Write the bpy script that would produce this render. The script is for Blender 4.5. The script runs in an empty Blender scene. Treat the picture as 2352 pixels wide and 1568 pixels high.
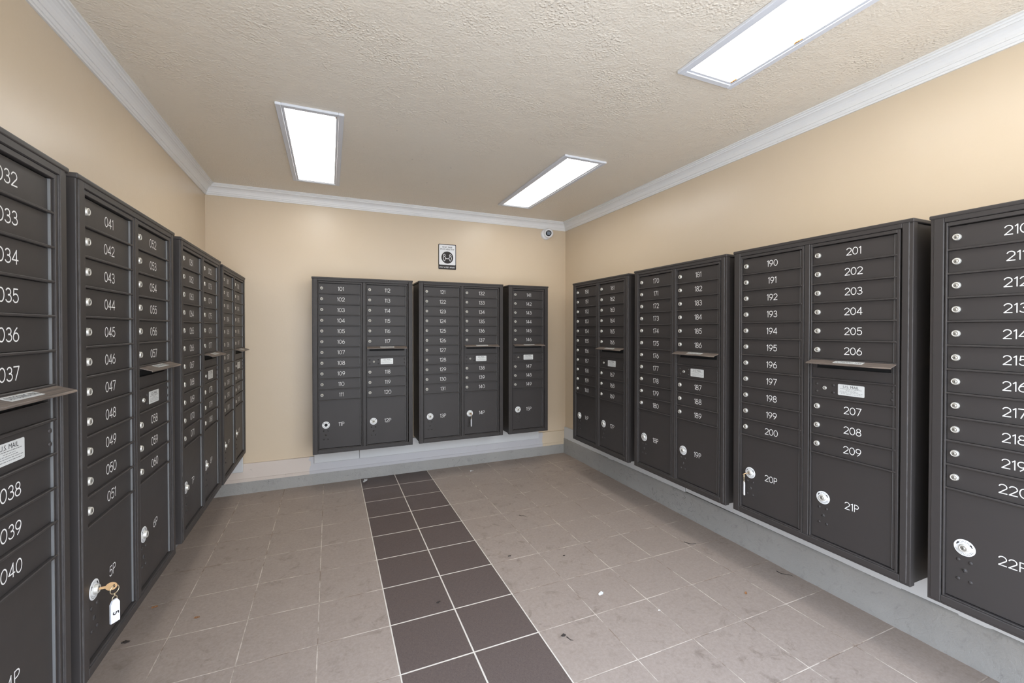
import bpy, bmesh, math, random
from mathutils import Vector, Matrix, noise
random.seed(7)
PI = math.pi
SC = bpy.context.scene
COL = SC.collection

# ------------------------------------------------------------------ camera, world, exposure
EYE = 1.379
cam_data = bpy.data.cameras.new('camera')
cam_data.sensor_width = 36.0
cam_data.lens = 983.9 / 2352 * 36.0
cam_data.shift_y = -0.00759
cam_data.clip_start = 0.02
cam = bpy.data.objects.new('camera', cam_data)
COL.objects.link(cam)
cam.location = (0, 0, EYE)
cam.rotation_euler = (PI / 2 - 0.0105, 0.0, -0.4028)
SC.camera = cam

world = bpy.data.worlds.new('daylight')
SC.world = world
world.use_nodes = True
wn = world.node_tree
bg = wn.nodes['Background']
tcw = wn.nodes.new('ShaderNodeTexCoord')
spw = wn.nodes.new('ShaderNodeSeparateXYZ')
wn.links.new(tcw.outputs['Generated'], spw.inputs[0])
rampw = wn.nodes.new('ShaderNodeValToRGB')       # hazy horizon rising to a clear blue sky
wn.links.new(spw.outputs[2], rampw.inputs[0])
els = rampw.color_ramp.elements
els[0].position = 0.0
els[0].color = (0.40, 0.40, 0.40, 1)
els[1].position = 1.0
els[1].color = (0.52, 0.76, 1.15, 1)
e2 = els.new(0.22); e2.color = (0.58, 0.61, 0.65, 1)
e3 = els.new(0.55); e3.color = (0.62, 0.77, 1.02, 1)
wn.links.new(rampw.outputs[0], bg.inputs['Color'])
bg.inputs['Strength'].default_value = 5.5
sun_data = bpy.data.lights.new('sun', 'SUN')
sun_data.energy = 5.0
sun_data.angle = 0.01
sun_data.color = (1.0, 0.99, 0.97)
sun = bpy.data.objects.new('sun', sun_data)
COL.objects.link(sun)
sun.rotation_euler = (math.radians(19), 0, math.radians(4))   # high over the open front, reaching only the first half metre of floor

SC.view_settings.view_transform = 'Standard'
SC.view_settings.look = 'None'
SC.view_settings.gamma = 1.0
SC.view_settings.use_curve_mapping = False
SC.view_settings.exposure = 0.84
LAMP_POWER = 5.2

# ------------------------------------------------------------------ measured layout (metres)
XL, XR, YB, YF, HC = -0.9241, 2.4306, 4.1786, -0.35, 2.5556
DEP = 0.3141
TILE, TX, TY = 0.308, 0.2545, 3.8897
BH, W2, W1 = 1.4658, 0.8135, 0.4315

# ------------------------------------------------------------------ node helpers
def srgb(r, g, b):
    f = lambda c: (c / 255 / 12.92) if c / 255 <= 0.04045 else ((c / 255 + 0.055) / 1.055) ** 2.4
    return (f(r), f(g), f(b), 1.0)

class NT:
    def __init__(self, name):
        self.m = bpy.data.materials.new(name)
        self.m.use_nodes = True
        self.t = self.m.node_tree
        self.p = self.t.nodes['Principled BSDF']
        self.out = self.t.nodes['Material Output']
    def n(self, kind, **kw):
        nd = self.t.nodes.new(kind)
        for k, v in kw.items():
            setattr(nd, k, v)
        return nd
    def set(self, sock, v):
        if isinstance(v, bpy.types.NodeSocket):
            self.t.links.new(v, sock)
        else:
            sock.default_value = v
    def math(self, op, a, b=None, c=None):
        nd = self.n('ShaderNodeMath', operation=op)
        self.set(nd.inputs[0], a)
        if b is not None: self.set(nd.inputs[1], b)
        if c is not None: self.set(nd.inputs[2], c)
        return nd.outputs[0]
    def coord(self, scale=(1, 1, 1)):
        tc = self.n('ShaderNodeTexCoord')
        mp = self.n('ShaderNodeMapping')
        self.t.links.new(tc.outputs['Object'], mp.inputs[0])
        mp.inputs['Scale'].default_value = scale
        return mp.outputs[0]
    def noise(self, vec, scale, detail=3.0, rough=0.55, dist=0.0):
        nd = self.n('ShaderNodeTexNoise')
        self.set(nd.inputs['Vector'], vec)
        nd.inputs['Scale'].default_value = scale
        nd.inputs['Detail'].default_value = detail
        nd.inputs['Roughness'].default_value = rough
        nd.inputs['Distortion'].default_value = dist
        return nd.outputs[0]
    def ramp(self, v, stops):
        nd = self.n('ShaderNodeValToRGB')
        self.set(nd.inputs[0], v)
        e = nd.color_ramp.elements
        while len(e) < len(stops): e.new(0.5)
        for el, (p, c) in zip(e, stops):
            el.position = p
            el.color = c if len(c) == 4 else (*c, 1)
        return nd.outputs[0]
    def mix(self, f, a, b, mode='MIX'):
        nd = self.n('ShaderNodeMix', data_type='RGBA', blend_type=mode)
        self.set(nd.inputs['Factor'], f)
        self.set(nd.inputs[6], a)
        self.set(nd.inputs[7], b)
        return nd.outputs[2]
    def bump(self, h, strength, dist=0.002, normal=None):
        nd = self.n('ShaderNodeBump')
        nd.inputs['Strength'].default_value = strength
        nd.inputs['Distance'].default_value = dist
        self.set(nd.inputs['Height'], h)
        if normal is not None: self.set(nd.inputs['Normal'], normal)
        return nd.outputs[0]
    def final(self, color=None, rough=None, normal=None, metal=None, spec=None):
        if color is not None: self.set(self.p.inputs['Base Color'], color)
        if rough is not None: self.set(self.p.inputs['Roughness'], rough)
        if normal is not None: self.set(self.p.inputs['Normal'], normal)
        if metal is not None: self.set(self.p.inputs['Metallic'], metal)
        if spec is not None: self.set(self.p.inputs['Specular IOR Level'], spec)
        return self.m

G = lambda v: (v, v, v, 1)

def mat_simple(name, col, rough=0.5, metal=0.0, vary=0.06, scale=30.0, bump=0.0):
    k = NT(name)
    v = k.coord()
    nz = k.noise(v, scale)
    c = k.mix(k.math('MULTIPLY', nz, vary * 2), col, tuple(x * 0.6 for x in col[:3]) + (1,))
    nrm = k.bump(nz, bump, 0.001) if bump else None
    return k.final(c, rough, nrm, metal)

def mat_wall():
    k = NT('tan_wall_paint')
    v = k.coord()
    big = k.noise(v, 1.6, 4.0, 0.6)
    fine = k.noise(v, 55.0, 3.0)
    c = k.mix(big, srgb(212, 194, 170), srgb(205, 186, 157))
    spots = k.ramp(k.noise(v, 17.0, 5.0, 0.7), [(0.0, G(0)), (0.735, G(0)), (0.76, G(1))])
    c = k.mix(k.math('MULTIPLY', spots, 0.25), c, srgb(150, 128, 98))
    mid = k.noise(v, 7.0, 3.0)
    h = k.math('ADD', k.math('MULTIPLY', fine, 0.35), mid)
    return k.final(c, k.math('ADD', k.math('MULTIPLY', big, 0.12), 0.27), k.bump(h, 0.25, 0.004))

def mat_ceiling():
    k = NT('textured_ceiling_paint')
    v = k.coord()
    big = k.noise(v, 1.1, 3.0)
    c = k.mix(big, srgb(232, 222, 205), srgb(226, 214, 195))
    vo = k.n('ShaderNodeTexVoronoi', feature='SMOOTH_F1')
    k.set(vo.inputs['Vector'], v)
    vo.inputs['Scale'].default_value = 85.0
    blob = k.ramp(vo.outputs['Distance'], [(0.0, G(1)), (0.22, G(0.85)), (0.42, G(0))])
    patch = k.ramp(k.noise(v, 3.2, 4.0, 0.65), [(0.42, G(0)), (0.66, G(1))])
    tex = k.math('MULTIPLY', blob, patch)
    h = k.math('ADD', k.math('MULTIPLY', tex, 0.45), k.math('MULTIPLY', k.noise(v, 95.0, 4.0, 0.6), 0.6))
    h = k.math('ADD', h, k.noise(v, 14.0, 4.0))
    dots = k.ramp(k.noise(v, 26.0, 2.0, 0.5), [(0.0, G(0)), (0.765, G(0)), (0.785, G(1))])
    c = k.mix(k.math('MULTIPLY', dots, 0.35), c, srgb(120, 104, 84))
    return k.final(c, 0.42, k.bump(h, 0.8, 0.006))

def mat_floor():
    k = NT('ceramic_floor_tiles')
    tc = k.n('ShaderNodeTexCoord')
    v = tc.outputs['Object']
    sp = k.n('ShaderNodeSeparateXYZ')
    k.set(sp.inputs[0], v)
    u = k.math('DIVIDE', k.math('SUBTRACT', sp.outputs[0], TX), TILE)
    w = k.math('DIVIDE', k.math('SUBTRACT', sp.outputs[1], TY), TILE)
    cu, cw = k.math('FLOOR', u), k.math('FLOOR', w)
    du = k.math('ABSOLUTE', k.math('SUBTRACT', k.math('SUBTRACT', u, cu), 0.5))
    dw = k.math('ABSOLUTE', k.math('SUBTRACT', k.math('SUBTRACT', w, cw), 0.5))
    edge = k.math('MAXIMUM', du, dw)
    dark = k.math('MULTIPLY', k.math('GREATER_THAN', u, 0.0), k.math('LESS_THAN', u, 2.0))
    gw = k.math("ADD", 0.4912, k.math('MULTIPLY', dark, -0.004))
    grout = k.n('ShaderNodeMapRange')
    k.set(grout.inputs['Value'], k.math('SUBTRACT', edge, gw))
    grout.inputs['From Min'].default_value = 0.0
    grout.inputs['From Max'].default_value = 0.003
    grout = grout.outputs[0]
    cell = k.n('ShaderNodeCombineXYZ')
    k.set(cell.inputs[0], cu); k.set(cell.inputs[1], cw)
    wnz = k.n('ShaderNodeTexWhiteNoise', noise_dimensions='2D')
    k.set(wnz.inputs['Vector'], cell.outputs[0])
    rnd = wnz.outputs[0]
    lin1 = k.noise(k.coord((420, 60, 1)), 1.0, 3.0, 0.7)
    lin2 = k.noise(k.coord((60, 420, 1)), 1.0, 3.0, 0.7)
    weave = k.math('ADD', lin1, lin2)
    weave = k.math('SUBTRACT', weave, 1.0)
    cloud = k.noise(v, 5.0, 6.0, 0.68)
    fine = k.noise(v, 120.0, 4.0, 0.7)
    lt = k.mix(cloud, srgb(170, 154, 141), srgb(152, 136, 124))
    lt = k.mix(k.math('MULTIPLY', rnd, 0.25), lt, srgb(150, 133, 120))
    mot = k.noise(v, 60.0, 8.0, 0.75)
    lt = k.mix(k.ramp(mot, [(0.38, G(0.55)), (0.62, G(0))]), lt, srgb(134, 119, 107))
    lt = k.mix(k.math('MULTIPLY', fine, 0.3), lt, srgb(176, 162, 150))
    dk = k.mix(k.math('ADD', k.math('MULTIPLY', weave, 1.5), 0.5), srgb(76, 64, 59), srgb(112, 98, 91))
    dk = k.mix(k.math('MULTIPLY', rnd, 0.3), dk, srgb(86, 72, 66))
    # scuffs and ground-in dirt
    sc = k.ramp(k.noise(v, 13.0, 8.0, 0.74, 0.6), [(0.54, G(0)), (0.70, G(1))])
    zone = k.ramp(k.noise(v, 1.3, 2.0), [(0.4, G(0.1)), (0.65, G(1))])
    lt = k.mix(k.math('MULTIPLY', k.math('MULTIPLY', sc, zone), 0.68), lt, srgb(96, 82, 70))
    spk = k.ramp(k.noise(v, 34.0, 3.0, 0.6), [(0.0, G(0)), (0.745, G(0)), (0.775, G(1))])
    lt = k.mix(k.math('MULTIPLY', spk, 0.6), lt, srgb(70, 60, 52))
    tile = k.mix(dark, lt, dk)
    gd = k.noise(v, 6.0, 5.0, 0.7)
    gl = k.mix(k.ramp(gd, [(0.42, G(0)), (0.6, G(1))]), srgb(204, 190, 175), srgb(136, 118, 103))
    g_dark = srgb(214, 204, 190)
    near_dark = k.math('MULTIPLY', k.math('GREATER_THAN', u, -0.02), k.math('LESS_THAN', u, 2.02))
    gcol = k.mix(near_dark, gl, g_dark)
    c = k.mix(grout, tile, gcol)
    h = k.math('ADD', k.math('MULTIPLY', grout, -1.0), k.math('MULTIPLY', cloud, 0.25))
    h = k.math('ADD', h, k.math('MULTIPLY', fine, 0.06))
    r = k.math('ADD', k.math('MULTIPLY', cloud, 0.2), 0.42)
    r = k.math('ADD', r, k.math('MULTIPLY', grout, 0.3))
    return k.final(c, r, k.bump(h, 0.5, 0.0015), spec=0.4)

def mat_cement():
    k = NT('grey_painted_cement')
    v = k.coord()
    big = k.noise(v, 3.0, 5.0, 0.65)
    med = k.noise(v, 22.0, 6.0, 0.7, 0.4)
    fine = k.noise(v, 130.0, 3.0, 0.6)
    c = k.mix(big, srgb(162, 159, 154), srgb(145, 143, 138))
    c = k.mix(k.ramp(med, [(0.3, G(0.35)), (0.45, G(0))]), c, srgb(104, 102, 98))
    crack = k.n('ShaderNodeTexVoronoi', feature='DISTANCE_TO_EDGE')
    wv = k.n('ShaderNodeVectorMath', operation='ADD')
    k.set(wv.inputs[0], v)
    nz = k.n('ShaderNodeTexNoise'); k.set(nz.inputs['Vector'], v); nz.inputs['Scale'].default_value = 7.0
    k.set(wv.inputs[1], nz.outputs['Color'])
    k.set(crack.inputs['Vector'], wv.outputs[0])
    crack.inputs['Scale'].default_value = 2.4
    cr = k.ramp(crack.outputs['Distance'], [(0.0, G(1)), (0.006, G(0))])
    cr = k.math('MULTIPLY', cr, k.ramp(k.noise(v, 2.2, 2.0), [(0.52, G(0)), (0.6, G(1))]))
    c = k.mix(k.math('MULTIPLY', cr, 0.5), c, srgb(70, 68, 66))
    h = k.math('ADD', k.math('MULTIPLY', med, 0.8), k.math('MULTIPLY', fine, 0.25))
    h = k.math('ADD', h, k.math('MULTIPLY', cr, -0.5))
    return k.final(c, 0.5, k.bump(h, 0.7, 0.006))

def mat_trim(name, base, dirt):
    k = NT(name)
    v = k.coord()
    big = k.noise(v, 4.0, 5.0, 0.7)
    sp = k.ramp(k.noise(v, 30.0, 6.0, 0.75), [(0.0, G(0)), (0.64, G(0)), (0.72, G(1))])
    c = k.mix(k.math('MULTIPLY', big, 0.35), base, dirt)
    c = k.mix(k.math('MULTIPLY', sp, 0.35), c, srgb(140, 132, 126))
    return k.final(c, 0.45, k.bump(k.noise(v, 40.0, 4.0), 0.2, 0.002))

def mat_board():
    # lower wall board: tan at both ends, brushed over in white in the middle
    k = NT('two_tone_wall_board')
    tc = k.n('ShaderNodeTexCoord'); v = tc.outputs['Object']
    sp = k.n('ShaderNodeSeparateXYZ'); k.set(sp.inputs[0], v)
    wob = k.math('MULTIPLY', k.math('SUBTRACT', k.noise(v, 9.0, 4.0), 0.5), 0.10)
    x = k.math('ADD', sp.outputs[0], wob)
    white = k.math('MULTIPLY', k.math('GREATER_THAN', x, -0.17), k.math('LESS_THAN', x, 2.13))
    left = k.math('LESS_THAN', x, 0.5)
    c = k.mix(left, srgb(205, 188, 162), srgb(206, 193, 181))
    c = k.mix(white, c, srgb(189, 187, 188))
    sc = k.ramp(k.noise(v, 22.0, 7.0, 0.75, 0.5), [(0.0, G(0)), (0.62, G(0)), (0.7, G(1))])
    c = k.mix(k.math('MULTIPLY', sc, 0.4), c, srgb(128, 120, 116))
    return k.final(c, 0.5, k.bump(k.noise(v, 30.0, 5.0), 0.3, 0.002))

def mat_paint_metal():
    k = NT('charcoal_powder_coat')
    v = k.coord()
    fine = k.noise(v, 900.0, 2.0)
    big = k.noise(v, 6.0, 4.0, 0.65)
    c = k.mix(big, srgb(57, 52, 50), srgb(51, 48, 46))
    sp = k.ramp(k.noise(v, 60.0, 2.0), [(0.0, G(0)), (0.80, G(0)), (0.81, G(1))])
    c = k.mix(k.math('MULTIPLY', sp, 0.25), c, srgb(150, 148, 145))
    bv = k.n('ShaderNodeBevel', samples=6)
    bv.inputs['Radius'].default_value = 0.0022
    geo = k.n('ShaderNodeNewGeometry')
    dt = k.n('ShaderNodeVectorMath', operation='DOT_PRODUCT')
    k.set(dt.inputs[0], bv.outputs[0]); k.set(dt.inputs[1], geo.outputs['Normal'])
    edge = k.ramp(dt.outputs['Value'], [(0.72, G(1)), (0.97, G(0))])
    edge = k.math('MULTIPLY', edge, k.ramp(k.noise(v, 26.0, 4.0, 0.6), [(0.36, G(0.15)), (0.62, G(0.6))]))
    c = k.mix(edge, c, srgb(142, 138, 134))  # bright edge highlights painted into the coat colour, patchy like worn paint
    r = k.math('ADD', k.math('MULTIPLY', big, 0.14), 0.42)
    return k.final(c, r, k.bump(fine, 0.18, 0.0004), spec=0.38)

def mat_hood():
    k = NT('worn_bronze_hood_paint')
    v = k.coord()
    st = k.noise(k.coord((6, 160, 160)), 1.0, 5.0, 0.7)
    c = k.mix(k.ramp(st, [(0.35, G(0)), (0.7, G(1))]), srgb(74, 66, 61), srgb(134, 120, 108))
    return k.final(c, 0.45, k.bump(st, 0.2, 0.0005))

def mat_emit(name, col, s):
    k = NT(name)
    v = k.coord()
    k.t.nodes.remove(k.p)
    e = k.n('ShaderNodeEmission')
    pr = k.noise(v, 160.0, 1.0)
    k.set(e.inputs['Color'], k.mix(k.math('MULTIPLY', pr, 0.06), col, (0.9, 0.9, 0.9, 1)))
    e.inputs['Strength'].default_value = s
    k.t.links.new(e.outputs[0], k.out.inputs['Surface'])
    return k.m

M = dict(
    wall=mat_wall(), ceil=mat_ceiling(), floor=mat_floor(), cement=mat_cement(), board=mat_board(),
    trim=mat_trim('white_crown_paint', srgb(234, 232, 228), srgb(214, 212, 208)),
    strip=mat_trim('white_furring_paint', srgb(206, 206, 205), srgb(182, 181, 179)),
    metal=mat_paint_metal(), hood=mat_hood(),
    void=mat_simple('dark_slot', (0.004, 0.004, 0.004, 1), 0.8),
    steel=mat_simple('nickel_lock_metal', (0.66, 0.64, 0.58, 1), 0.42, 0.55, 0.12, 300.0, 0.1),
    plug=mat_simple('dull_plug_metal', (0.36, 0.34, 0.30, 1), 0.45, 0.6, 0.15, 300.0, 0.1),
    alu=mat_simple('bare_aluminium_edge', srgb(128, 128, 127), 0.42, 0.35, 0.2, 400.0, 0.2),
    digit=mat_simple('engraved_white', srgb(226, 224, 220), 0.55),
    plate=mat_simple('white_lock_plate', srgb(226, 226, 224), 0.4, 0.0, 0.06, 200),
    label=mat_simple('silver_white_label', srgb(214, 214, 210), 0.4, 0.1, 0.1, 250),
    ink=mat_simple('black_ink', srgb(32, 31, 31), 0.5),
    grey=mat_simple('grey_ink', srgb(126, 126, 124), 0.5),
    brass=mat_simple('brass_key', (0.66, 0.41, 0.20, 1), 0.4, 0.5, 0.1, 120),
    gold=mat_simple('pale_brass_ring', (0.72, 0.60, 0.40, 1), 0.3, 0.85),
    acryl=mat_simple('clear_white_tag', srgb(222, 222, 224), 0.25),
    sign_k=mat_simple('sign_dark_brown', srgb(40, 35, 32), 0.65),
    sign_w=mat_simple('sign_white', srgb(228, 228, 228), 0.4),
    camw=mat_simple('white_camera_plastic', srgb(225, 224, 222), 0.35),
    lensk=mat_simple('black_glass_lens', (0.004, 0.004, 0.004, 1), 0.12),
    frame=mat_trim('white_fixture_paint', srgb(220, 221, 224), srgb(196, 197, 200)),
    rust=mat_simple('rust_stain', srgb(170, 120, 70), 0.8, 0, 0.2, 90),
    lamp=mat_emit('fluorescent_diffuser', (1.0, 0.985, 0.96, 1), LAMP_POWER),
    paper=mat_simple('white_paper', srgb(226, 224, 220), 0.8),
    leaf=mat_simple('dry_orange_leaf', srgb(150, 104, 66), 0.7, 0, 0.2, 120),
    dirt=mat_simple('dark_dry_debris', srgb(52, 44, 38), 0.85, 0, 0.2, 120),
    pave=mat_simple('pale_concrete_paving', srgb(176, 172, 166), 0.8, 0, 0.15, 12, 0.3),
)

# ------------------------------------------------------------------ mesh builder
class MB:
    def __init__(self):
        self.bm = bmesh.new(); self.mats = []
    def mi(self, m):
        if m not in self.mats: self.mats.append(m)
        return self.mats.index(m)
    def absorb(self, tb, mat, mtx=None, smooth=False):
        i = self.mi(mat)
        vm = {}
        for v in tb.verts:
            vm[v] = self.bm.verts.new(mtx @ v.co if mtx else v.co)
        for f in tb.faces:
            try: nf = self.bm.faces.new([vm[v] for v in f.verts])
            except ValueError: continue
            nf.material_index = i; nf.smooth = smooth
        tb.free()
    def box(self, x0, x1, y0, y1, z0, z1, mat, bev=0.0, seg=1, mtx=None):
        tb = bmesh.new()
        bmesh.ops.create_cube(tb, size=1.0)
        for v in tb.verts:
            v.co = Vector(((x0 + x1) / 2 + v.co.x * (x1 - x0), (y0 + y1) / 2 + v.co.y * (y1 - y0), (z0 + z1) / 2 + v.co.z * (z1 - z0)))
        if bev > 0:
            bmesh.ops.bevel(tb, geom=list(tb.edges), offset=bev, segments=seg, profile=0.5, affect='EDGES')
        self.absorb(tb, mat, mtx)
    def lathe(self, prof, mat, seg=24, mtx=None, smooth=True):
        """prof: (radius, y) pairs, turned about the y axis, listed from the back to the front (y falling)"""
        tb = bmesh.new()
        rings = []
        for r, y in prof:
            if r < 1e-6: rings.append([tb.verts.new((0, y, 0))])
            else: rings.append([tb.verts.new((r * math.cos(2 * PI * k / seg), y, r * math.sin(2 * PI * k / seg))) for k in range(seg)])
        for a, b in zip(rings, rings[1:]):
            for k in range(seg):
                k2 = (k + 1) % seg
                if len(a) == 1 and len(b) == 1: continue
                if len(a) == 1: tb.faces.new((a[0], b[k2], b[k]))
                elif len(b) == 1: tb.faces.new((a[k], a[k2], b[0]))
                else: tb.faces.new((a[k], a[k2], b[k2], b[k]))
        bmesh.ops.recalc_face_normals(tb, faces=tb.faces)
        self.absorb(tb, mat, mtx, smooth)
    def prism(self, pts, x0, x1, mat, mtx=None):
        """pts: (y, z) outline, extruded along x"""
        tb = bmesh.new()
        a = [tb.verts.new((x0, y, z)) for y, z in pts]
        b = [tb.verts.new((x1, y, z)) for y, z in pts]
        n = len(pts)
        tb.faces.new(a); tb.faces.new(b[::-1])
        for k in range(n): tb.faces.new((a[k], b[k], b[(k + 1) % n], a[(k + 1) % n]))
        bmesh.ops.recalc_face_normals(tb, faces=tb.faces)
        self.absorb(tb, mat, mtx)
    def poly(self, pts, mat, mtx=None):
        tb = bmesh.new()
        tb.faces.new([tb.verts.new(p) for p in pts])
        self.absorb(tb, mat, mtx)
    def tube(self, pts, r, mat, seg=8, closed=False):
        tb = bmesh.new()
        n = len(pts); P = [Vector(p) for p in pts]; rings = []
        for i in range(n):
            a = P[(i - 1) % n] if (closed or i > 0) else P[i]
            b = P[(i + 1) % n] if (closed or i < n - 1) else P[i]
            t = (b - a).normalized()
            u = t.cross(Vector((0.31, 0.77, 0.55))).normalized(); w = t.cross(u)
            rr = r[i] if isinstance(r, (list, tuple)) else r
            rings.append([tb.verts.new(P[i] + rr * (math.cos(2 * PI * k / seg) * u + math.sin(2 * PI * k / seg) * w)) for k in range(seg)])
        for i in range(n if closed else n - 1):
            a, b = rings[i], rings[(i + 1) % n]
            for k in range(seg): tb.faces.new((a[k], a[(k + 1) % seg], b[(k + 1) % seg], b[k]))
        if not closed: tb.faces.new(rings[0][::-1]); tb.faces.new(rings[-1])
        bmesh.ops.recalc_face_normals(tb, faces=tb.faces)
        self.absorb(tb, mat, None, True)
    def mesh(self, name):
        me = bpy.data.meshes.new(name)
        self.bm.to_mesh(me); self.bm.free()
        for m in self.mats: me.materials.append(m)
        return me

def link(name, me, parent=None, loc=(0, 0, 0), rot=(0, 0, 0)):
    o = bpy.data.objects.new(name, me)
    COL.objects.link(o)
    if parent is not None: o.parent = parent
    o.location = loc; o.rotation_euler = rot
    return o

def tag(o, label, cat, group=None):
    o['label'] = label; o['category'] = cat
    if group: o['group'] = group
    return o

def struct(name, mb, loc=(0, 0, 0)):
    o = link(name, mb.mesh(name), None, loc)
    o['kind'] = 'structure'
    return o

# ------------------------------------------------------------------ lettering
def arc(cx, cy, rx, ry, a0, a1, n=12):
    return [(cx + rx * math.cos(math.radians(a0 + (a1 - a0) * k / n)), cy + ry * math.sin(math.radians(a0 + (a1 - a0) * k / n))) for k in range(n + 1)]
def bez(p, q, r, n=8):
    return [((1 - t) ** 2 * p[0] + 2 * t * (1 - t) * q[0] + t * t * r[0], (1 - t) ** 2 * p[1] + 2 * t * (1 - t) * q[1] + t * t * r[1]) for t in [k / n for k in range(n + 1)]]
GLYPH = {
    '0': (0.70, [arc(.35, .5, .35, .5, 90, 450, 24)]),
    '1': (0.26, [[(.02, .84), (.22, 1.0), (.22, 0.0)]]),
    '2': (0.68, [arc(.34, .70, .33, .30, 160, -25, 12) + [(.02, 0.0)], [(.02, 0), (.68, 0)]]),
    '3': (0.64, [arc(.31, .755, .27, .245, 152, -92, 14), arc(.31, .27, .33, .27, 94, -152, 14)]),
    '4': (0.70, [[(.52, 0), (.52, 1.0), (.0, .27), (.70, .27)]]),
    '5': (0.66, [[(.60, 1.0), (.13, 1.0), (.08, .53)], arc(.32, .32, .33, .32, 137, -150, 14)]),
    '6': (0.68, [arc(.34, .31, .33, .31, 90, 450, 18), bez((.02, .36), (.08, .72), (.46, 1.0))]),
    '7': (0.64, [[(.0, 1.0), (.64, 1.0), (.20, 0)]]),
    '8': (0.66, [arc(.33, .755, .26, .245, 90, 450, 16), arc(.33, .26, .33, .26, 90, 450, 18)]),
    '9': (0.68, [arc(.34, .69, .33, .31, 90, 450, 18), bez((.66, .64), (.60, .28), (.22, 0))]),
    'P': (0.62, [[(.05, 0), (.05, 1.0), (.34, 1.0)] + arc(.34, .74, .27, .26, 90, -90, 10) + [(.05, .48)]]),
}
def ribbon(mb, pts, closed, hw, place, i):
    """flat stroke of half width hw along pts (2-D); place() puts a 2-D point in space"""
    n = len(pts); L = []; R = []
    for k in range(n):
        a = pts[(k - 1) % n] if (closed or k > 0) else None
        b = pts[(k + 1) % n] if (closed or k < n - 1) else None
        d1 = (pts[k] - a).normalized() if a is not None else (b - pts[k]).normalized()
        d2 = (b - pts[k]).normalized() if b is not None else d1
        n1, n2 = Vector((-d1.y, d1.x)), Vector((-d2.y, d2.x))
        m = n1 + n2
        m = m.normalized() if m.length > 1e-4 else n1
        m *= hw / max(0.6, m.dot(n1))
        e = Vector((0, 0))
        if not closed and k == 0: e = -d1 * hw * 0.8
        if not closed and k == n - 1: e = d1 * hw * 0.8
        L.append(pts[k] + m + e); R.append(pts[k] - m + e)
    VL, VR = [mb.bm.verts.new(place(p)) for p in L], [mb.bm.verts.new(place(p)) for p in R]
    for k in range(n if closed else n - 1):
        k2 = (k + 1) % n
        nf = mb.bm.faces.new((VL[k], VL[k2], VR[k2], VR[k])); nf.material_index = i
def split_sharp(pts):
    out = [[pts[0]]]
    for k in range(1, len(pts)):
        out[-1].append(pts[k])
        if k < len(pts) - 1:
            d1 = (pts[k] - pts[k - 1]).normalized(); d2 = (pts[k + 1] - pts[k]).normalized()
            if d1.dot(d2) < 0.7: out.append([pts[k]])
    return out
def stroke_text(mb, s, cx, cz, y, h, mat, th=0.098, gap=0.19, sx=0.92):
    widths = [GLYPH[c][0] for c in s]
    total = sum(widths) + gap * (len(s) - 1)
    x = -total / 2
    i = mb.mi(mat)
    for c, w in zip(s, widths):
        layer = 0
        for line in GLYPH[c][1]:
            pts = [Vector((x + p[0], p[1] - 0.5)) for p in line]
            if (pts[0] - pts[-1]).length < 1e-5: runs = [(pts[:-1], True)]
            else: runs = [(q, False) for q in split_sharp(pts)]
            for q, closed in runs:
                yy = y - 0.00012 * layer; layer += 1
                ribbon(mb, q, closed, th / 2, lambda p: (cx + p.x * h * sx, yy, cz + p.y * h), i)
        x += w + gap

_txt = {}
def text_geo(s, bold=0.0):
    key = (s, bold)
    if key in _txt: return _txt[key]
    cu = bpy.data.curves.new('t', 'FONT')
    cu.body = s; cu.size = 1.0; cu.align_x = 'CENTER'; cu.offset = bold; cu.resolution_u = 3
    o = bpy.data.objects.new('t', cu); COL.objects.link(o)
    dg = bpy.context.evaluated_depsgraph_get()
    me = bpy.data.meshes.new_from_object(o.evaluated_get(dg))
    vs = [v.co.copy() for v in me.vertices]; fs = [list(p.vertices) for p in me.polygons]
    bpy.data.objects.remove(o); bpy.data.curves.remove(cu); bpy.data.meshes.remove(me)
    xs = [v.x for v in vs]; ys = [v.y for v in vs]
    c = Vector(((min(xs) + max(xs)) / 2, (min(ys) + max(ys)) / 2, 0))
    _txt[key] = ([(v - c) for v in vs], fs, max(xs) - min(xs), max(ys) - min(ys))
    return _txt[key]
def font_text(mb, s, mtx, mat, width=None, height=None, bold=0.0):
    """text centred on the origin of mtx, reading along its x axis, upright along its z axis"""
    vs, fs, w, h = text_geo(s, bold)
    sx = (width / w) if width else (height / h)
    sz = (height / h) if height else sx
    i = mb.mi(mat)
    nv = [mb.bm.verts.new(mtx @ Vector((v.x * sx, 0, v.y * sz))) for v in vs]
    for f in fs:
        try: nf = mb.bm.faces.new([nv[k] for k in f]); nf.material_index = i
        except ValueError: pass

T = Matrix.Translation

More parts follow.
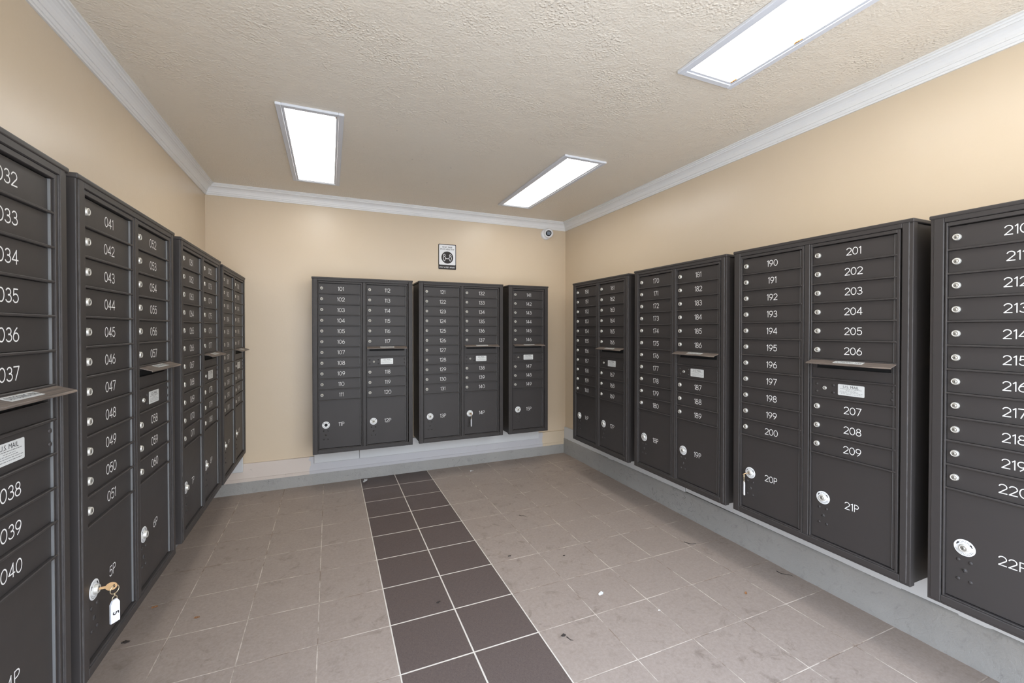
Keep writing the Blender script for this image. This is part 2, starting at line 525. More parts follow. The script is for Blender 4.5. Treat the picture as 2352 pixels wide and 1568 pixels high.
# ------------------------------------------------------------------ room shell
def shell():
    t = 0.12
    b = MB(); b.box(XL - t, XR + t, YF - 0.15, YB + t, -0.12, 0.0, M['floor']); struct('floor', b)
    b = MB(); b.box(XL - t, XR + t, YF - 0.15, YB + t, HC, HC + 0.12, M['ceil']); struct('ceiling', b)
    b = MB(); b.box(XL - t, XL, 0.30, YB + t, 0, HC, M['wall']); struct('wall_left', b)
    b = MB(); b.box(XR, XR + t, YF, YB + t, 0, HC, M['wall']); struct('wall_right', b)
    b = MB(); b.box(XL, XR, YB, YB + t, 0, HC, M['wall']); struct('wall_back', b)
    # the entrance side, behind the camera, open to the daylight
    b = MB()
    b.box(XL, XR, YF - t, YF, HC - 0.06, HC, M['wall'])
    struct('wall_front', b)
    b = MB(); b.box(-9, 11, -14, YF - 0.15, -0.14, -0.02, M['pave']); struct('floor_outside', b)
    # cement kerbs at the foot of the walls: a grid face, knocked about a little
    def kerb(name, p0, p1, n_in, h0, h1, rough, depth):
        L = (Vector(p1) - Vector(p0)).length
        d = (Vector(p1) - Vector(p0)).normalized()
        nin = Vector(n_in)
        nu, nv = int(L / 0.03), 8
        bm = bmesh.new(); g = []
        for i in range(nu + 1):
            row = []
            s = i / nu
            h = h0 + (h1 - h0) * s
            base = Vector(p0) + d * L * s
            for j in range(nv + 1):
                z = h * j / nv
                q = base + Vector((0, 0, z))
                off = rough * (noise.noise(q * 6) + 0.6 * noise.noise(q * 19))
                if j == nv: z += rough * 0.35 * noise.noise(base * 9)
                row.append(bm.verts.new(base + nin * off + Vector((0, 0, z))))
            row.append(bm.verts.new(base - nin * depth + Vector((0, 0, h))))
            g.append(row)
        for i in range(nu):
            for j in range(nv + 1):
                f = bm.faces.new((g[i][j], g[i + 1][j], g[i + 1][j + 1], g[i][j + 1])); f.smooth = j < nv
        bmesh.ops.recalc_face_normals(bm, faces=bm.faces)
        if sum(f.normal.dot(nin) for f in bm.faces) < 0: bmesh.ops.reverse_faces(bm, faces=bm.faces)
        mb = MB(); mb.bm.free(); mb.bm = bm; mb.mi(M['cement'])
        struct(name, mb)
    kerb('baseboard_right', (2.4026, YF, 0), (2.4026, 4.168, 0), (-1, 0, 0), 0.206, 0.165, 0.0035, 0.028)
    kerb('baseboard_left', (-0.897, 0.30, 0), (-0.897, 4.168, 0), (1, 0, 0), 0.206, 0.165, 0.0035, 0.027)
    kerb('baseboard_back', (-0.897, 4.1635, 0), (2.4026, 4.1635, 0), (0, -1, 0), 0.128, 0.106, 0.0015, 0.015)
    # boards on top of the kerbs
    n = [0]
    def trim(*boxes):
        n[0] += 1
        b = MB()
        for (x0, x1, y0, y1, z0, z1, m) in boxes: b.box(x0, x1, y0, y1, z0, z1, M[m], 0.002)
        struct('trim_%d' % n[0], b)
    trim((XL, XR, 4.159, YB, 0.127, 0.253, 'board'))
    b = MB()
    b.prism([(4.159, 0.127), (YB, 0.127), (YB, 0.10), (4.162, 0.10)], XL, XR, M['board']); n[0] += 1
    struct('trim_%d' % n[0], b)
    trim((-0.129, 0.2445, 4.142, 4.159, 0.196, 0.338, 'strip'))
    trim((0.2495, 2.078, 4.142, 4.159, 0.196, 0.338, 'strip'))
    trim((-0.89, -0.667, 4.142, 4.159, 0.190, 0.318, 'strip'))
    trim((2.4035, XR, 2.395, 4.157, 0.166, 0.291, 'strip'))
    trim((2.4035, XR, YF, 2.385, 0.188, 0.291, 'strip'))
    trim((XL, -0.897, 0.30, 4.157, 0.20, 0.291, 'strip'))
    # crown moulding, mitred in the corners
    prof = [(0.0, .0855), (.008, .0855), (.0095, .078), (.014, .0765), (.0165, .070), (.0175, .0635), (.022, .0625),
            (.0235, .052), (.0285, .040), (.037, .030), (.047, .0235), (.053, .0225), (.0545, .015), (.062, .0135), (.0645, .0075), (.0722, .0065), (.0722, 0.0), (0, 0)]
    def crown(fn, s0, s1):
        bm = bmesh.new()
        A = [bm.verts.new(fn(s0, a, HC - bb)) for a, bb in prof]
        B = [bm.verts.new(fn(s1, a, HC - bb)) for a, bb in prof]
        for k in range(len(prof) - 1): bm.faces.new((A[k], A[k + 1], B[k + 1], B[k]))
        bmesh.ops.recalc_face_normals(bm, faces=bm.faces)
        mb = MB(); mb.bm.free(); mb.bm = bm; mb.mi(M['trim'])
        n[0] += 1
        o = struct('trim_%d' % n[0], mb)
    crown(lambda s, a, z: (XL + a, (YB - a) if s else YF, z), 0, 1)
    crown(lambda s, a, z: (XR - a, (YB - a) if s else YF, z), 0, 1)
    crown(lambda s, a, z: ((XR - a) if s else (XL + a), YB - a, z), 0, 1)
shell()

# ------------------------------------------------------------------ ceiling lights
def ceiling_light(cx, cy, label, rusty=()):
    hx, hy, ix, iy = 0.168, 0.625, 0.127, 0.585
    e = tag(link('ceiling_light', None, None, (cx, cy, HC)), label, 'ceiling light', 'flat fluorescent ceiling lights')
    b = MB()
    for (x0, x1, y0, y1) in ((-hx, -ix - .012, -hy, hy), (ix + .012, hx, -hy, hy), (-ix - .012, ix + .012, -hy, -iy - .012), (-ix - .012, ix + .012, iy + .012, hy)):
        b.box(x0, x1, y0, y1, -0.014, 0.0, M['frame'], 0.0025)
    link('frame', b.mesh('frame'), e)
    b = MB()
    for (x0, x1, y0, y1) in ((-ix - .011, -ix, -iy - .011, iy + .011), (ix, ix + .011, -iy - .011, iy + .011), (-ix, ix, -iy - .011, -iy), (-ix, ix, iy, iy + .011)):
        b.box(x0, x1, y0, y1, -0.010, 0.0, M['frame'], 0.001)
    if rusty:
        for rx, ry, w, l in rusty:
            for q in range(5):
                b.box(rx - w * random.uniform(.3, 1), rx + .001, ry + l * (q - 2.5) / 5, ry + l * (q - 1.6) / 5, -0.0104, -0.004, M['rust'])
    link('door_rim', b.mesh('door_rim'), e)
    b = MB(); b.box(-ix + .0005, ix - .0005, -iy + .0005, iy - .0005, -0.006, -0.001, M['lamp'])
    link('diffuser', b.mesh('diffuser'), e)
    return e
ceiling_light(-0.0885, 3.147, 'white framed ceiling light above the left half of the back row', rusty=((.128, -.578, .007, .018),))
ceiling_light(1.629, 3.143, 'white framed ceiling light at the far right, near the security camera')
ceiling_light(1.629, 0.886, 'white framed ceiling light nearest the viewer, cut off by the top of the view', rusty=((.128, .572, .010, .030), (.128, .27, .007, .035)))

# ------------------------------------------------------------------ mailbox units: shared meshes
Y_BAR, Y_RIB, Y_DOOR, Y_BACK = 0.003, 0.0035, 0.0125, 0.026
DT, PITCH = 0.048, 0.0887
PARCEL_TOP, PARCEL_BOT = DT + 11 * PITCH, 1.4265

def lock_mesh():
    b = MB()
    b.lathe([(.0125, 0), (.0125, -.003), (.0117, -.0045), (.0112, -.0080), (.0100, -.0092), (.0078, -.0092), (.0074, -.0080)], M['steel'], 20)
    b.lathe([(.0074, -.0080), (.0062, -.0078), (.0058, -.0088), (0, -.0092)], M['plug'], 20)
    b.box(-.0007, .0007, -.0096, -.0080, -.0034, .0034, M['void'])
    return b.mesh('lock')
def parcel_lock_mesh():
    b = MB()
    b.lathe([(.0140, 0), (.0140, -.004), (.0128, -.006), (.0125, -.0100), (.0112, -.0112), (.0088, -.0112), (.0082, -.0098)], M['steel'], 24)
    b.lathe([(.0082, -.0098), (.0066, -.0096), (.0062, -.0108), (0, -.0112)], M['plug'], 24)
    b.box(-.0008, .0008, -.0117, -.0100, -.0042, .0042, M['void'])
    return b.mesh('parcel_lock')
def master_lock_mesh():
    b = MB()
    b.lathe([(.0088, 0), (.0088, -.0008), (.0078, -.0012), (.0078, -.0002), (.0068, -.0002), (.0066, -.0018), (0, -.0022)], M['metal'], 20)
    b.box(-.0007, .0007, -.0027, -.0015, -.0055, .0055, M['void'])
    return b.mesh('master_lock')
def rivet_mesh():
    b = MB()
    b.lathe([(.0062, 0), (.0060, -.0012), (.0046, -.0026), (.0024, -.0034), (0, -.0036)], M['metal'], 14)
    return b.mesh('rivet')
def plate_mesh(empty=False):
    b = MB()
    b.lathe([(.0295, 0), (.0295, -.0010), (.0288, -.0016), (.0, -.0016)], M['plate'], 40, smooth=False)
    y = -.0019
    for ch, ang in zip('OPEN', (118, 99, 81, 62)):
        a = math.radians(ang)
        mt = T((.0215 * math.cos(a), y, .0215 * math.sin(a))) @ Matrix.Rotation(-(a - PI / 2), 4, 'Y')
        font_text(b, ch, mt, M['grey'], height=.0066)
    for sgn in (1, -1):                                   # curved arrows left and right
        for k in range(5):
            a0, a1 = math.radians(18 + k * 6), math.radians(18 + (k + 1) * 6)
            r0, r1 = (.0205, .0238) if k < 3 else (.0188 + .0012 * (k - 3), .0255 - .0012 * (k - 3))
            b.poly([(sgn * r * math.cos(a), y, r * math.sin(a)) for r, a in ((r0, a0), (r1, a0), (r1, a1), (r0, a1))], M['ink'])
    for r, spans in ((.0245, ((195, 255), (262, 345))), (.0205, ((205, 262), (275, 338)))):   # fine print round the lower rim
        for s0, s1 in spans:
            a = s0
            while a < s1:
                w = 2.2 + 3.2 * ((a * 7) % 3)
                p = [(rr * math.cos(math.radians(q)), y, rr * math.sin(math.radians(q))) for rr, q in ((r - .0009, a), (r + .0009, a), (r + .0009, a + w), (r - .0009, a + w))]
                b.poly(p, M['grey']); a += w + 2.4
    if empty:
        b.lathe([(.0125, -.0018), (0, -.0019)], M['void'], 24, smooth=False)
    return b.mesh('lock_plate')
LOCK, PLOCK, MLOCK, RIVET, PLATE, PLATE_E = lock_mesh(), parcel_lock_mesh(), master_lock_mesh(), rivet_mesh(), plate_mesh(), plate_mesh(True)

def cabinet_mesh(W, cols, dep):
    """wall cabinet: carcass, stepped front flange and the posts between the columns; local x right, y into the wall"""
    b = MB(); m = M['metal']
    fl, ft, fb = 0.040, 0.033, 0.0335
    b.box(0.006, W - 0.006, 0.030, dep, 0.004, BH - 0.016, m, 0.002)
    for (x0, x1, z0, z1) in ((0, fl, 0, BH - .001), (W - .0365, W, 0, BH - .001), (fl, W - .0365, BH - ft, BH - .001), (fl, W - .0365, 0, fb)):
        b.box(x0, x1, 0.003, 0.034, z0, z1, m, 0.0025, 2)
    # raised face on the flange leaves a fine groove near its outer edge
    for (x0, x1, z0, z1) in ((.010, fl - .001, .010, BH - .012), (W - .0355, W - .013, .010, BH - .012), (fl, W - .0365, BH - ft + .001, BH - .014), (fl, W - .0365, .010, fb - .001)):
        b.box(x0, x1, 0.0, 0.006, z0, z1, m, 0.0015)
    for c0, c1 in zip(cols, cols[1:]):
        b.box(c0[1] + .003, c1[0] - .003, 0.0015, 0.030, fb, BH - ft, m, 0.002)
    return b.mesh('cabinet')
def cap_mesh(W, dep):
    b = MB()
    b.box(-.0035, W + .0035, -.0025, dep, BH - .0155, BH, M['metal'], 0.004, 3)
    return b.mesh('top_cap')
def column_frame_mesh(x0, x1):
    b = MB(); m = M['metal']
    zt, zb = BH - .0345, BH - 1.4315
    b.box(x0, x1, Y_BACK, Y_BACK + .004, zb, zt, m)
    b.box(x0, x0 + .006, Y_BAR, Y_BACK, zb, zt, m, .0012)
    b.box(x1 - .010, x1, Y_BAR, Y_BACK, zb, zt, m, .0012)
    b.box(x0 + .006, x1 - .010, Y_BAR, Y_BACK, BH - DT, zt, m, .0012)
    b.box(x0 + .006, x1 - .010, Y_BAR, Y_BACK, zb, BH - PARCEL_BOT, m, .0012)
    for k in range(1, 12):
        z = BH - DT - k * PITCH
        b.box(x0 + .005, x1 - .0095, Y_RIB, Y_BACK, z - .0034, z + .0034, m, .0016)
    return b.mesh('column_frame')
def hinge_mesh(h):
    b = MB()
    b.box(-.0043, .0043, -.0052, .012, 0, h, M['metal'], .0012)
    b.box(-.0050, -.0042, -.0050, .011, 0, h, M['alu'])
    return b.mesh('hinge_post')
HINGE = hinge_mesh(PARCEL_BOT - DT - .006)
def door_mesh(w, text, numx):
    b = MB(); h = PITCH - .0084
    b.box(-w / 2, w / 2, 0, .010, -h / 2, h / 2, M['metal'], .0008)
    if text: stroke_text(b, text, numx, -.001, -.0003, .0305, M['digit'])
    return b.mesh('mailbox_door')
def parcel_mesh(w, h, text, numx):
    b = MB()
    b.box(-w / 2, w / 2, 0, .010, -h / 2, h / 2, M['metal'], .0008)
    stroke_text(b, text, numx, h / 2 - (1.229 - PARCEL_TOP) + .003, -.0003, .0305, M['digit'])
    return b.mesh('parcel_door')
def slot_panel_mesh(w):
    b = MB(); h = PITCH - .0078; m = M['metal']; t0, t1 = h / 2 - .036, h / 2 - .010
    b.box(-w / 2, w / 2, 0, .010, -h / 2, t0, m, .0008)
    b.box(-w / 2, w / 2, 0, .010, t1, h / 2, m, .0008)
    b.box(-w / 2, -w / 2 + .018, 0, .010, t0, t1, m)
    b.box(w / 2 - .018, w / 2, 0, .010, t0, t1, m)
    b.box(-w / 2 + .01, w / 2 - .01, .0095, .0105, t0 - .003, t1 + .003, M['void'])
    return b.mesh('mail_slot_panel')
def hood_mesh(w):
    b = MB(); h = PITCH / 2
    b.prism([(.010, h + .003), (-.046, h - .0145), (-.0475, h - .0165), (-.0475, h - .0205), (-.0455, h - .0205), (-.0445, h - .0172), (.010, h - .0005)], -w / 2, w / 2, M['hood'])
    return b.mesh('slot_hood')
def hood_label_mesh():
    b = MB()
    b.box(-.058, .058, -.0125, .0125, 0, .0006, M['label'])
    font_text(b, 'OUTGOING MAIL', Matrix(((1, 0, 0, 0), (0, 0, 1, 0), (0, -1, 0, .0009), (0, 0, 0, 1))), M['ink'], width=.108, height=.014, bold=.0)
    return b.mesh('label')
def us_label_mesh():
    b = MB()
    w, h, r = .0525, .0245, .004
    pts = []
    for cx, cz, a0 in ((w - r, h - r, 0), (-w + r, h - r, 90), (-w + r, -h + r, 180), (w - r, -h + r, 270)):
        for k in range(5):
            a = math.radians(a0 + k * 22.5); pts.append((-.0006, cx + r * math.cos(a), cz + r * math.sin(a)))
    tb = bmesh.new()
    A = [tb.verts.new((p[1], -.0006, p[2])) for p in pts]; B = [tb.verts.new((p[1], 0.0, p[2])) for p in pts]
    tb.faces.new(A); N = len(A)
    for k in range(N): tb.faces.new((A[k], B[k], B[(k + 1) % N], A[(k + 1) % N]))
    bmesh.ops.recalc_face_normals(tb, faces=tb.faces)
    b.absorb(tb, M['label'])
    font_text(b, 'U.S. MAIL', T((0, -.0009, .0145)), M['ink'], width=.062, height=.0115, bold=.0)
    rnd = random.Random(3)
    for z, x0, x1, hh in ((.0048, -.042, .042, .0019), (-.0008, -.020, .020, .0013), (-.0060, -.044, .030, .0014), (-.0112, -.046, .046, .0014), (-.0172, -.040, .042, .0016)):
        x = x0
        while x < x1:
            ww = min(rnd.uniform(.003, .010), x1 - x)
            b.box(x, x + ww, -.0009, -.0007, z - hh / 2, z + hh / 2, M['grey']); x += ww + .0022
    return b.mesh('label')
HLABEL, ULABEL = hood_label_mesh(), us_label_mesh()
def access_mesh(w):
    b = MB(); h = PITCH - .0078
    b.box(-w / 2, w / 2, 0, .010, -h / 2, h / 2, M['metal'], .0008)
    return b.mesh('access_door')

COLS = [(0.0425, 0.389), (0.4205, 0.7700)]
_cache = {}
def shared(key, fn):
    if key not in _cache: _cache[key] = fn()
    return _cache[key]

KINDS = {}
def mailbox_unit(label, loc, rz, dep, first, parcels, single=False, no_lock=()):
    """first: lowest box number; the boxes of the first column come before those of the second"""
    W = W1 if single else W2
    cols = COLS[:1] if single else COLS
    e = tag(link('mailbox_unit', None, None, loc, (0, 0, rz)), label, 'mailbox', 'wall-mounted mailbox units')
    dep = dep - .001
    link('cabinet', shared(('cab', single, dep), lambda: cabinet_mesh(W, cols, dep)), e)
    link('top_cap', shared(('cap', single, dep), lambda: cap_mesh(W, dep)), e)
    num = first
    layouts = ['S'] if single else ['D', 'S']
    out = {}
    for (x0, x1), lay, par in zip(cols, layouts, parcels):
        link('column_frame', shared(('cf', x0), lambda: column_frame_mesh(x0, x1)), e)
        d0, d1 = x0 + .007, x1 - .0215
        w = d1 - d0; cx = (d0 + d1) / 2
        numx = x0 + .178 - cx
        link('hinge_post', HINGE, e, (x1 - .0160, Y_DOOR, BH - PARCEL_BOT + .003))
        for k in range(11):
            cz = BH - DT - (k + .5) * PITCH
            if lay == 'S' and k == 6:
                wp = x1 - .011 - d0
                p = link('mail_slot_panel', shared(('sp', x0), lambda: slot_panel_mesh(wp)), e, ((d0 + x1 - .011) / 2, Y_DOOR - .0015, cz))
                h = link('slot_hood', shared(('hood', x0), lambda: hood_mesh(wp + .004)), p)
                sl = math.atan2(.0175, .056)
                link('label', HLABEL, h, (0, -.0225, PITCH / 2 - .0070), (sl, 0, 0))
                continue
            if lay == 'S' and k == 7:
                wp = x1 - .0115 - d0
                p = link('access_door', shared(('ad', x0), lambda: access_mesh(wp)), e, ((d0 + x1 - .0115) / 2, Y_DOOR - .001, cz))
                ox = x0 - (d0 + x1 - .0115) / 2
                link('label', ULABEL, p, (ox + .172, 0, .001))
                lk = link('lock', LOCK, p, (ox + .063, .004, .001)); lk.scale = (.72, .9, .72)
                for rx in (.028, .100):
                    for rzz in (-.017, .017): link('rivet', RIVET, p, (ox + rx, 0, rzz))
                for rzz in (-.017, .017): link('rivet', RIVET, p, (ox + .324, 0, rzz))
                continue
            d = link('mailbox_door', door_mesh(w, '%03d' % num, numx), e, (cx, Y_DOOR, cz))
            lk = link('lock', LOCK, d, (d0 + .0225 - cx, 0, 0), (0, random.uniform(-.12, .12), 0))
            num += 1
        ph = PARCEL_BOT - PARCEL_TOP - .0065
        zc = BH - (PARCEL_TOP + PARCEL_BOT) / 2
        pd = link('parcel_door', parcel_mesh(w, ph, '%dP' % par, numx), e, (cx, Y_DOOR, zc))
        px, pz = x0 + .0585 - cx, (BH - 1.229) - zc
        gone = par in no_lock
        link('lock_plate', PLATE_E if gone else PLATE, pd, (px, 0, pz))
        if not gone: link('parcel_lock', PLOCK, pd, (px, -.0012, pz))
        link('master_lock', MLOCK, pd, (px, 0, pz - .084))
        for rx in (-.0165, .0165):
            for rzz in (-.049, -.119): link('rivet', RIVET, pd, (px + rx, 0, pz + rzz))
        out[par] = e.matrix_basis @ Vector((cx + px, Y_DOOR, zc + pz))
    return out

H = PI / 2
LK = {}
def back(x, z, *a, **k): LK.update(mailbox_unit(k.pop('label'), (x, 3.8638, z), 0, 4.1786 - 3.8638, *a, **k))
def right(y1, z, *a, **k): LK.update(mailbox_unit(k.pop('label'), (2.1169, y1, z), -H, XR - 2.1169, *a, **k))
def left(y0, z, *a, **k): LK.update(mailbox_unit(k.pop('label'), (-0.6488, y0, z), H, -0.6488 - XL, *a, **k))
back(-0.1308, .3451, 101, (11, 12), label='charcoal mailbox unit with doors 101 to 120 on the back wall', no_lock=(11,))
back(0.7393, .3472, 121, (13, 14), label='charcoal mailbox unit with doors 121 to 140, under the small sign')
back(1.6142, .3469, 141, (15,), single=True, label='narrow single-column charcoal mailbox unit with doors 141 to 149')
right(3.501, .3437, 150, (16, 17), label='charcoal mailbox unit with doors 150 to 169, farthest on the right wall')
right(2.6147, .3493, 170, (18, 19), label='charcoal mailbox unit with doors 170 to 189 on the right wall')
right(1.7496, .3522, 190, (20, 21), label='charcoal mailbox unit with doors 190 to 209 and a small key at 20P')
right(0.8843, .3445, 210, (22, 23), label='charcoal mailbox unit with doors 210 to 220, nearest on the right wall')
left(3.3600, .3426, 81, (9, 10), label='charcoal mailbox unit farthest on the left wall, in the corner by the back wall')
left(2.4915, .3532, 61, (7, 8), label='charcoal mailbox unit with doors 061 to 071 on the left wall')
left(1.5865, .3521, 41, (5, 6), label='charcoal mailbox unit with doors 041 to 060 and a tagged key at 5P')
left(0.7262, .3490, 21, (3, 4), label='charcoal mailbox unit with doors 032 to 040, nearest on the left wall')

# ------------------------------------------------------------------ keys left in the parcel locks
def key_set(par, rz, tilt, tag_turn, number, label, tag_len=.058, scale=1.0):
    """key in the lock, ring, clip and tag; local -y points into the room"""
    p = LK[par]
    e = tag(link('key_set', None, None, p, (0, 0, rz)), label, 'keys', 'keys hanging from parcel locks')
    # key: shank in the plug, bow outside, plate turned about its own axis by tilt
    R = Matrix.Rotation(tilt, 4, 'Y')
    b = MB()
    b.box(-.0010, .0010, -.030, -.0114, -.0035, .0035, M['brass'], .0004, 1, R)
    tb = bmesh.new()
    n = 22; A = []; B = []
    for k in range(n):
        a = 2 * PI * k / n
        yy, zz = -.041 + .0145 * math.cos(a), .0115 * math.sin(a)
        A.append(tb.verts.new((-.0011, yy, zz))); B.append(tb.verts.new((.0011, yy, zz)))
    Ai = [tb.verts.new((-.0011, -.0475 + .0032 * math.cos(2 * PI * k / n), .0042 * math.sin(2 * PI * k / n))) for k in range(n)]
    Bi = [tb.verts.new((.0011, v.co.y, v.co.z)) for v in Ai]
    for k in range(n):
        q = (k + 1) % n
        tb.faces.new((A[k], A[q], Ai[q], Ai[k])); tb.faces.new((B[q], B[k], Bi[k], Bi[q]))
        tb.faces.new((A[k], B[k], B[q], A[q])); tb.faces.new((Ai[q], Bi[q], Bi[k], Ai[k]))
    bmesh.ops.recalc_face_normals(tb, faces=tb.faces)
    b.absorb(tb, M['brass'], R)
    link('key', b.mesh('key'), e)
    hole = Vector((0, -.0475, 0))
    # split ring hanging through the hole of the bow
    rc = hole + Vector((0, -.001, -.0115)); b = MB()
    b.tube([(rc.x + .0125 * math.cos(tag_turn) * math.sin(t), rc.y - .0125 * math.sin(tag_turn) * math.sin(t) , rc.z + .0125 * math.cos(t)) for t in [2 * PI * k / 24 for k in range(24)]], .0012, M['gold'], 8, True)
    link('key_ring', b.mesh('key_ring'), e)
    z0 = rc.z - .0125
    b = MB()
    b.tube([(rc.x, rc.y, z0 + .002), (rc.x + .003, rc.y, z0 - .003), (rc.x, rc.y - .001, z0 - .008), (rc.x - .003, rc.y, z0 - .003), (rc.x, rc.y, z0 + .002)], .0010, M['gold'], 8)
    b.tube([(rc.x + .007 * math.sin(t) * math.cos(tag_turn), rc.y - .007 * math.sin(t) * math.sin(tag_turn), z0 - .015 + .008 * math.cos(t)) for t in [2 * PI * k / 18 for k in range(18)]], .0010, M['gold'], 8, True)
    link('clip', b.mesh('clip'), e)
    b = MB(); w, L, th = .0125, tag_len, .0030
    pts = [(-w, 0), (-w * .45, .012), (w * .45, .012), (w, 0), (w, -L), (-w, -L)]
    tb = bmesh.new()
    A = [tb.verts.new((x, -th, z)) for x, z in pts]; B = [tb.verts.new((x, th, z)) for x, z in pts]
    tb.faces.new(A); tb.faces.new(B[::-1])
    for k in range(6): tb.faces.new((A[k], B[k], B[(k + 1) % 6], A[(k + 1) % 6]))
    bmesh.ops.recalc_face_normals(tb, faces=tb.faces)
    b.absorb(tb, M['acryl'])
    if number:
        font_text(b, number, T((.001, -th - .0003, -L * .52)) @ Matrix.Rotation(PI / 2, 4, 'Y'), M['ink'], height=.0175, bold=.02)
    link('key_tag', b.mesh('key_tag'), e, (rc.x, rc.y, z0 - .030), (0, 0, -tag_turn))
    return e
key_set(5, H, .25, .60, '5', 'brass key with a white tag marked 5 in the lock of door 5P')
key_set(20, -H, 1.0, .75, None, 'key with a narrow white tag seen edge-on in the lock of door 20P')
key_set(14, 0, .1, -1.05, None, 'key with a small grey tag hanging at door 14P on the back wall')

# ------------------------------------------------------------------ sign
def sign():
    e = tag(link('sign', None, None, (1.0805, YB - .0005, 1.9725)), 'small black and white STAY SAFE STAY HEALTHY sign on the back wall', 'sign')
    w, h = .0895, .2495
    def rr(x0, x1, z0, z1, r, y):
        pts = []
        for cx, cz, a0 in ((x1 - r, z1 - r, 0), (x0 + r, z1 - r, 90), (x0 + r, z0 + r, 180), (x1 - r, z0 + r, 270)):
            for k in range(6):
                a = math.radians(a0 + k * 18); pts.append((cx + r * math.cos(a), y, cz + r * math.sin(a)))
        return pts
    b = MB()
    P = rr(-w, w, 0, h, .008, -.003)
    tb = bmesh.new(); A = [tb.verts.new(p) for p in P]; B = [tb.verts.new((p[0], 0, p[2])) for p in P]
    tb.faces.new(A); N = len(A)
    for k in range(N): tb.faces.new((A[k], B[k], B[(k + 1) % N], A[(k + 1) % N]))
    bmesh.ops.recalc_face_normals(tb, faces=tb.faces); b.absorb(tb, M['sign_k'])
    b.poly(rr(-w + .007, w - .007, .045, h - .007, .006, -.0033), M['sign_w'])
    y = -.0037
    font_text(b, 'STAY SAFE', T((0, y, .220)), M['sign_k'], width=.100, height=.0145, bold=.015)
    font_text(b, 'STAY HEALTHY', T((0, y, .199)), M['sign_k'], width=.142, height=.0145, bold=.015)
    font_text(b, 'STAY 6 FEET APART', T((0, y, .021)), M['sign_w'], width=.158, height=.0135, bold=.012)
    b.poly([(.060 * math.cos(a), y, .118 + .060 * math.sin(a)) for a in [2 * PI * k / 40 for k in range(40)]], M['sign_k'])
    wi = b.mi(M['sign_w']); lay = [0]
    def line(pts, t, closed):
        yy = -.0041 - .00012 * lay[0]; lay[0] += 1
        ribbon(b, [Vector(p) for p in pts], closed, t / 2, lambda p: (p.x, yy, p.y), wi)
    for sg in (-1, 1):
        cx = sg * .030
        line([(cx + .0095 * math.cos(a), .1385 + .0105 * math.sin(a)) for a in [2 * PI * k / 20 for k in range(20)]], .0045, True)
        line([(cx - .005, .1235), (cx - .0115, .119), (cx - .0135, .110), (cx - .0085, .101), (cx - .006, .089), (cx, .084), (cx + .006, .089), (cx + .0085, .101), (cx + .0135, .110), (cx + .0115, .119), (cx + .005, .1235)], .0045, False)
    line([(-.0165, .1065), (.0165, .1065)], .0055, False)
    link('panel', b.mesh('panel'), e)
sign()

# ------------------------------------------------------------------ security camera
def security_camera():
    c = Vector((2.178, YB, 2.413))
    e = tag(link('security_camera', None, None, c), 'white dome security camera with a black lens, high in the right corner', 'security camera')
    b = MB(); b.lathe([(.058, 0), (.058, -.016), (.055, -.022), (.050, -.028), (0, -.028)], M['camw'], 36)
    link('mount_base', b.mesh('mount_base'), e)
    head = Vector((.012, -.052, .006))
    look = Vector((-c.x, -c.y, EYE - c.z)).normalized()
    q = Vector((0, -1, 0)).rotation_difference(look)
    b = MB(); b.lathe([(0, .050), (.020, .046), (.036, .035), (.047, .017), (.051, 0), (.050, -.012), (.046, -.018), (.031, -.021), (.031, -.016), (0, -.016)], M['camw'], 36)
    o = link('camera_head', b.mesh('camera_head'), e, head); o.rotation_mode = 'QUATERNION'; o.rotation_quaternion = q
    b = MB(); b.lathe([(.0305, -.0150), (.0305, -.0200), (.026, -.0225), (.014, -.0235), (.009, -.0225), (0, -.0245)], M['lensk'], 32)
    link('lens', b.mesh('lens'), o)
security_camera()

# ------------------------------------------------------------------ litter on the floor
def scrap(x, y, size, label, seedv, mat='paper', cat='paper scrap', name='paper_scrap', aspect=.55, lift=.35, rz=0.0):
    rnd = random.Random(seedv)
    bm = bmesh.new(); n = 7; g = []
    for i in range(n + 1):
        row = []
        for j in range(4):
            s, t = i / n - .5, j / 3 - .5
            wdt = aspect * (1 - 1.5 * abs(s) ** 1.6) * (1 + .25 * rnd.uniform(-1, 1))
            z = lift * size * (abs(noise.noise(Vector((s * 3, t * 3, seedv))))) + .0008
            row.append(bm.verts.new((s * size, t * size * wdt, z)))
        g.append(row)
    for i in range(n):
        for j in range(3): bm.faces.new((g[i][j], g[i + 1][j], g[i + 1][j + 1], g[i][j + 1]))
    r = bmesh.ops.extrude_face_region(bm, geom=list(bm.faces))
    for v in r['geom']:
        if isinstance(v, bmesh.types.BMVert): v.co.z += .0009
    bmesh.ops.recalc_face_normals(bm, faces=bm.faces)
    mb = MB(); mb.bm.free(); mb.bm = bm; mb.mi(M[mat])
    return tag(link(name, mb.mesh(name), None, (x, y, 0), (0, 0, rz)), label, cat, 'litter on the floor')
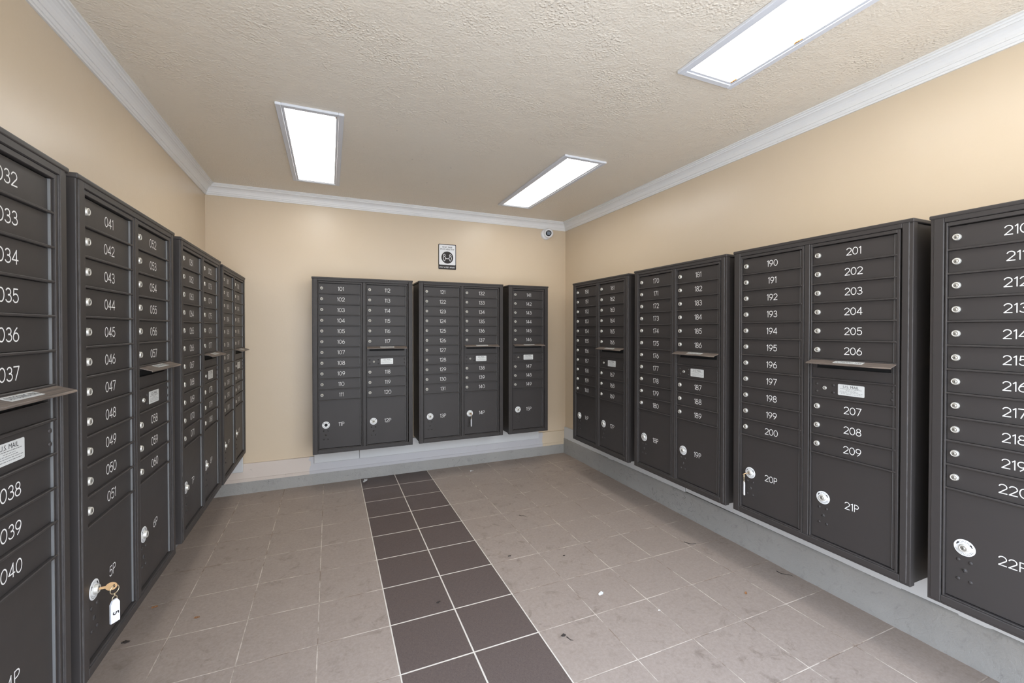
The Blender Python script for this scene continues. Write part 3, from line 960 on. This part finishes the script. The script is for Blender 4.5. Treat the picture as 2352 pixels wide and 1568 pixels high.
def twig(x, y, L, label, seedv, rz):
    rnd = random.Random(seedv); b = MB()
    pts = [(L * (k / 6 - .5), .12 * L * math.sin(k * .9 + seedv) , .0018 + .001 * (k % 2)) for k in range(7)]
    b.tube(pts, [.0016, .0019, .0017, .0015, .0013, .0011, .0007], M['dirt'], 7)
    return tag(link('twig', b.mesh('twig'), None, (x, y, 0), (0, 0, rz)), label, 'twig', 'litter on the floor')
scrap(1.295, 1.858, .034, 'white paper scrap in the middle of the pale tiles on the right', 1.3, rz=.5)
scrap(.292, 4.075, .060, 'crumpled pale paper scrap at the far end of the dark tile band', 2.7, lift=.5, rz=1.3)
scrap(1.264, 3.967, .030, 'tiny white paper ball on the floor below doors 13P and 14P', 4.1, lift=.7, aspect=.9)
scrap(1.482, 1.636, .012, 'tiny white chip on the floor, nearer than the paper scrap', 6.6)
scrap(-.589, 2.461, .022, 'small orange dry leaf on pale tiles beside the left mailboxes', 3.2, 'leaf', 'leaf', 'dry_leaf')
scrap(1.994, 1.565, .024, 'small orange dry leaf on pale tiles near the right kerb', 5.2, 'leaf', 'leaf', 'dry_leaf', rz=.8)
scrap(-.803, 2.636, .024, 'brown leaf bit on the shaded floor under door 6P', 7.9, 'leaf', 'leaf', 'dry_leaf', rz=.4)
scrap(-.831, 2.388, .030, 'dark dry crumb on the shaded floor below door 5P', 8.4, 'dirt', 'crumb', 'dirt_crumb')
scrap(.501, 2.122, .020, 'dark dry crumb on the dark tile band', 9.1, 'dirt', 'crumb', 'dirt_crumb', rz=.3)
scrap(1.001, 2.388, .018, 'dark crumb on pale tiles just right of the dark band', 9.9, 'dirt', 'crumb', 'dirt_crumb')
scrap(1.308, 2.263, .014, 'dark round crumb on pale tiles behind the white paper scrap', 10.3, 'dirt', 'crumb', 'dirt_crumb', aspect=.9)
scrap(.963, 1.669, .022, 'dark debris bit beside the front end of the dark tile band', 11.2, 'dirt', 'crumb', 'dirt_crumb')
twig(.978, 1.640, .035, 'short dark twig beside the front end of the dark tile band', 1, -.9)
twig(2.131, 2.074, .075, 'thin brown twig on pale tiles below doors 18P and 19P', 2, -.7)
twig(2.352, 1.605, .080, 'dark curved twig against the right kerb below door 21P', 3, -1.2)
twig(1.308, 2.864, .060, 'dark twig on pale tiles midway to the back wall', 4, -1.0)
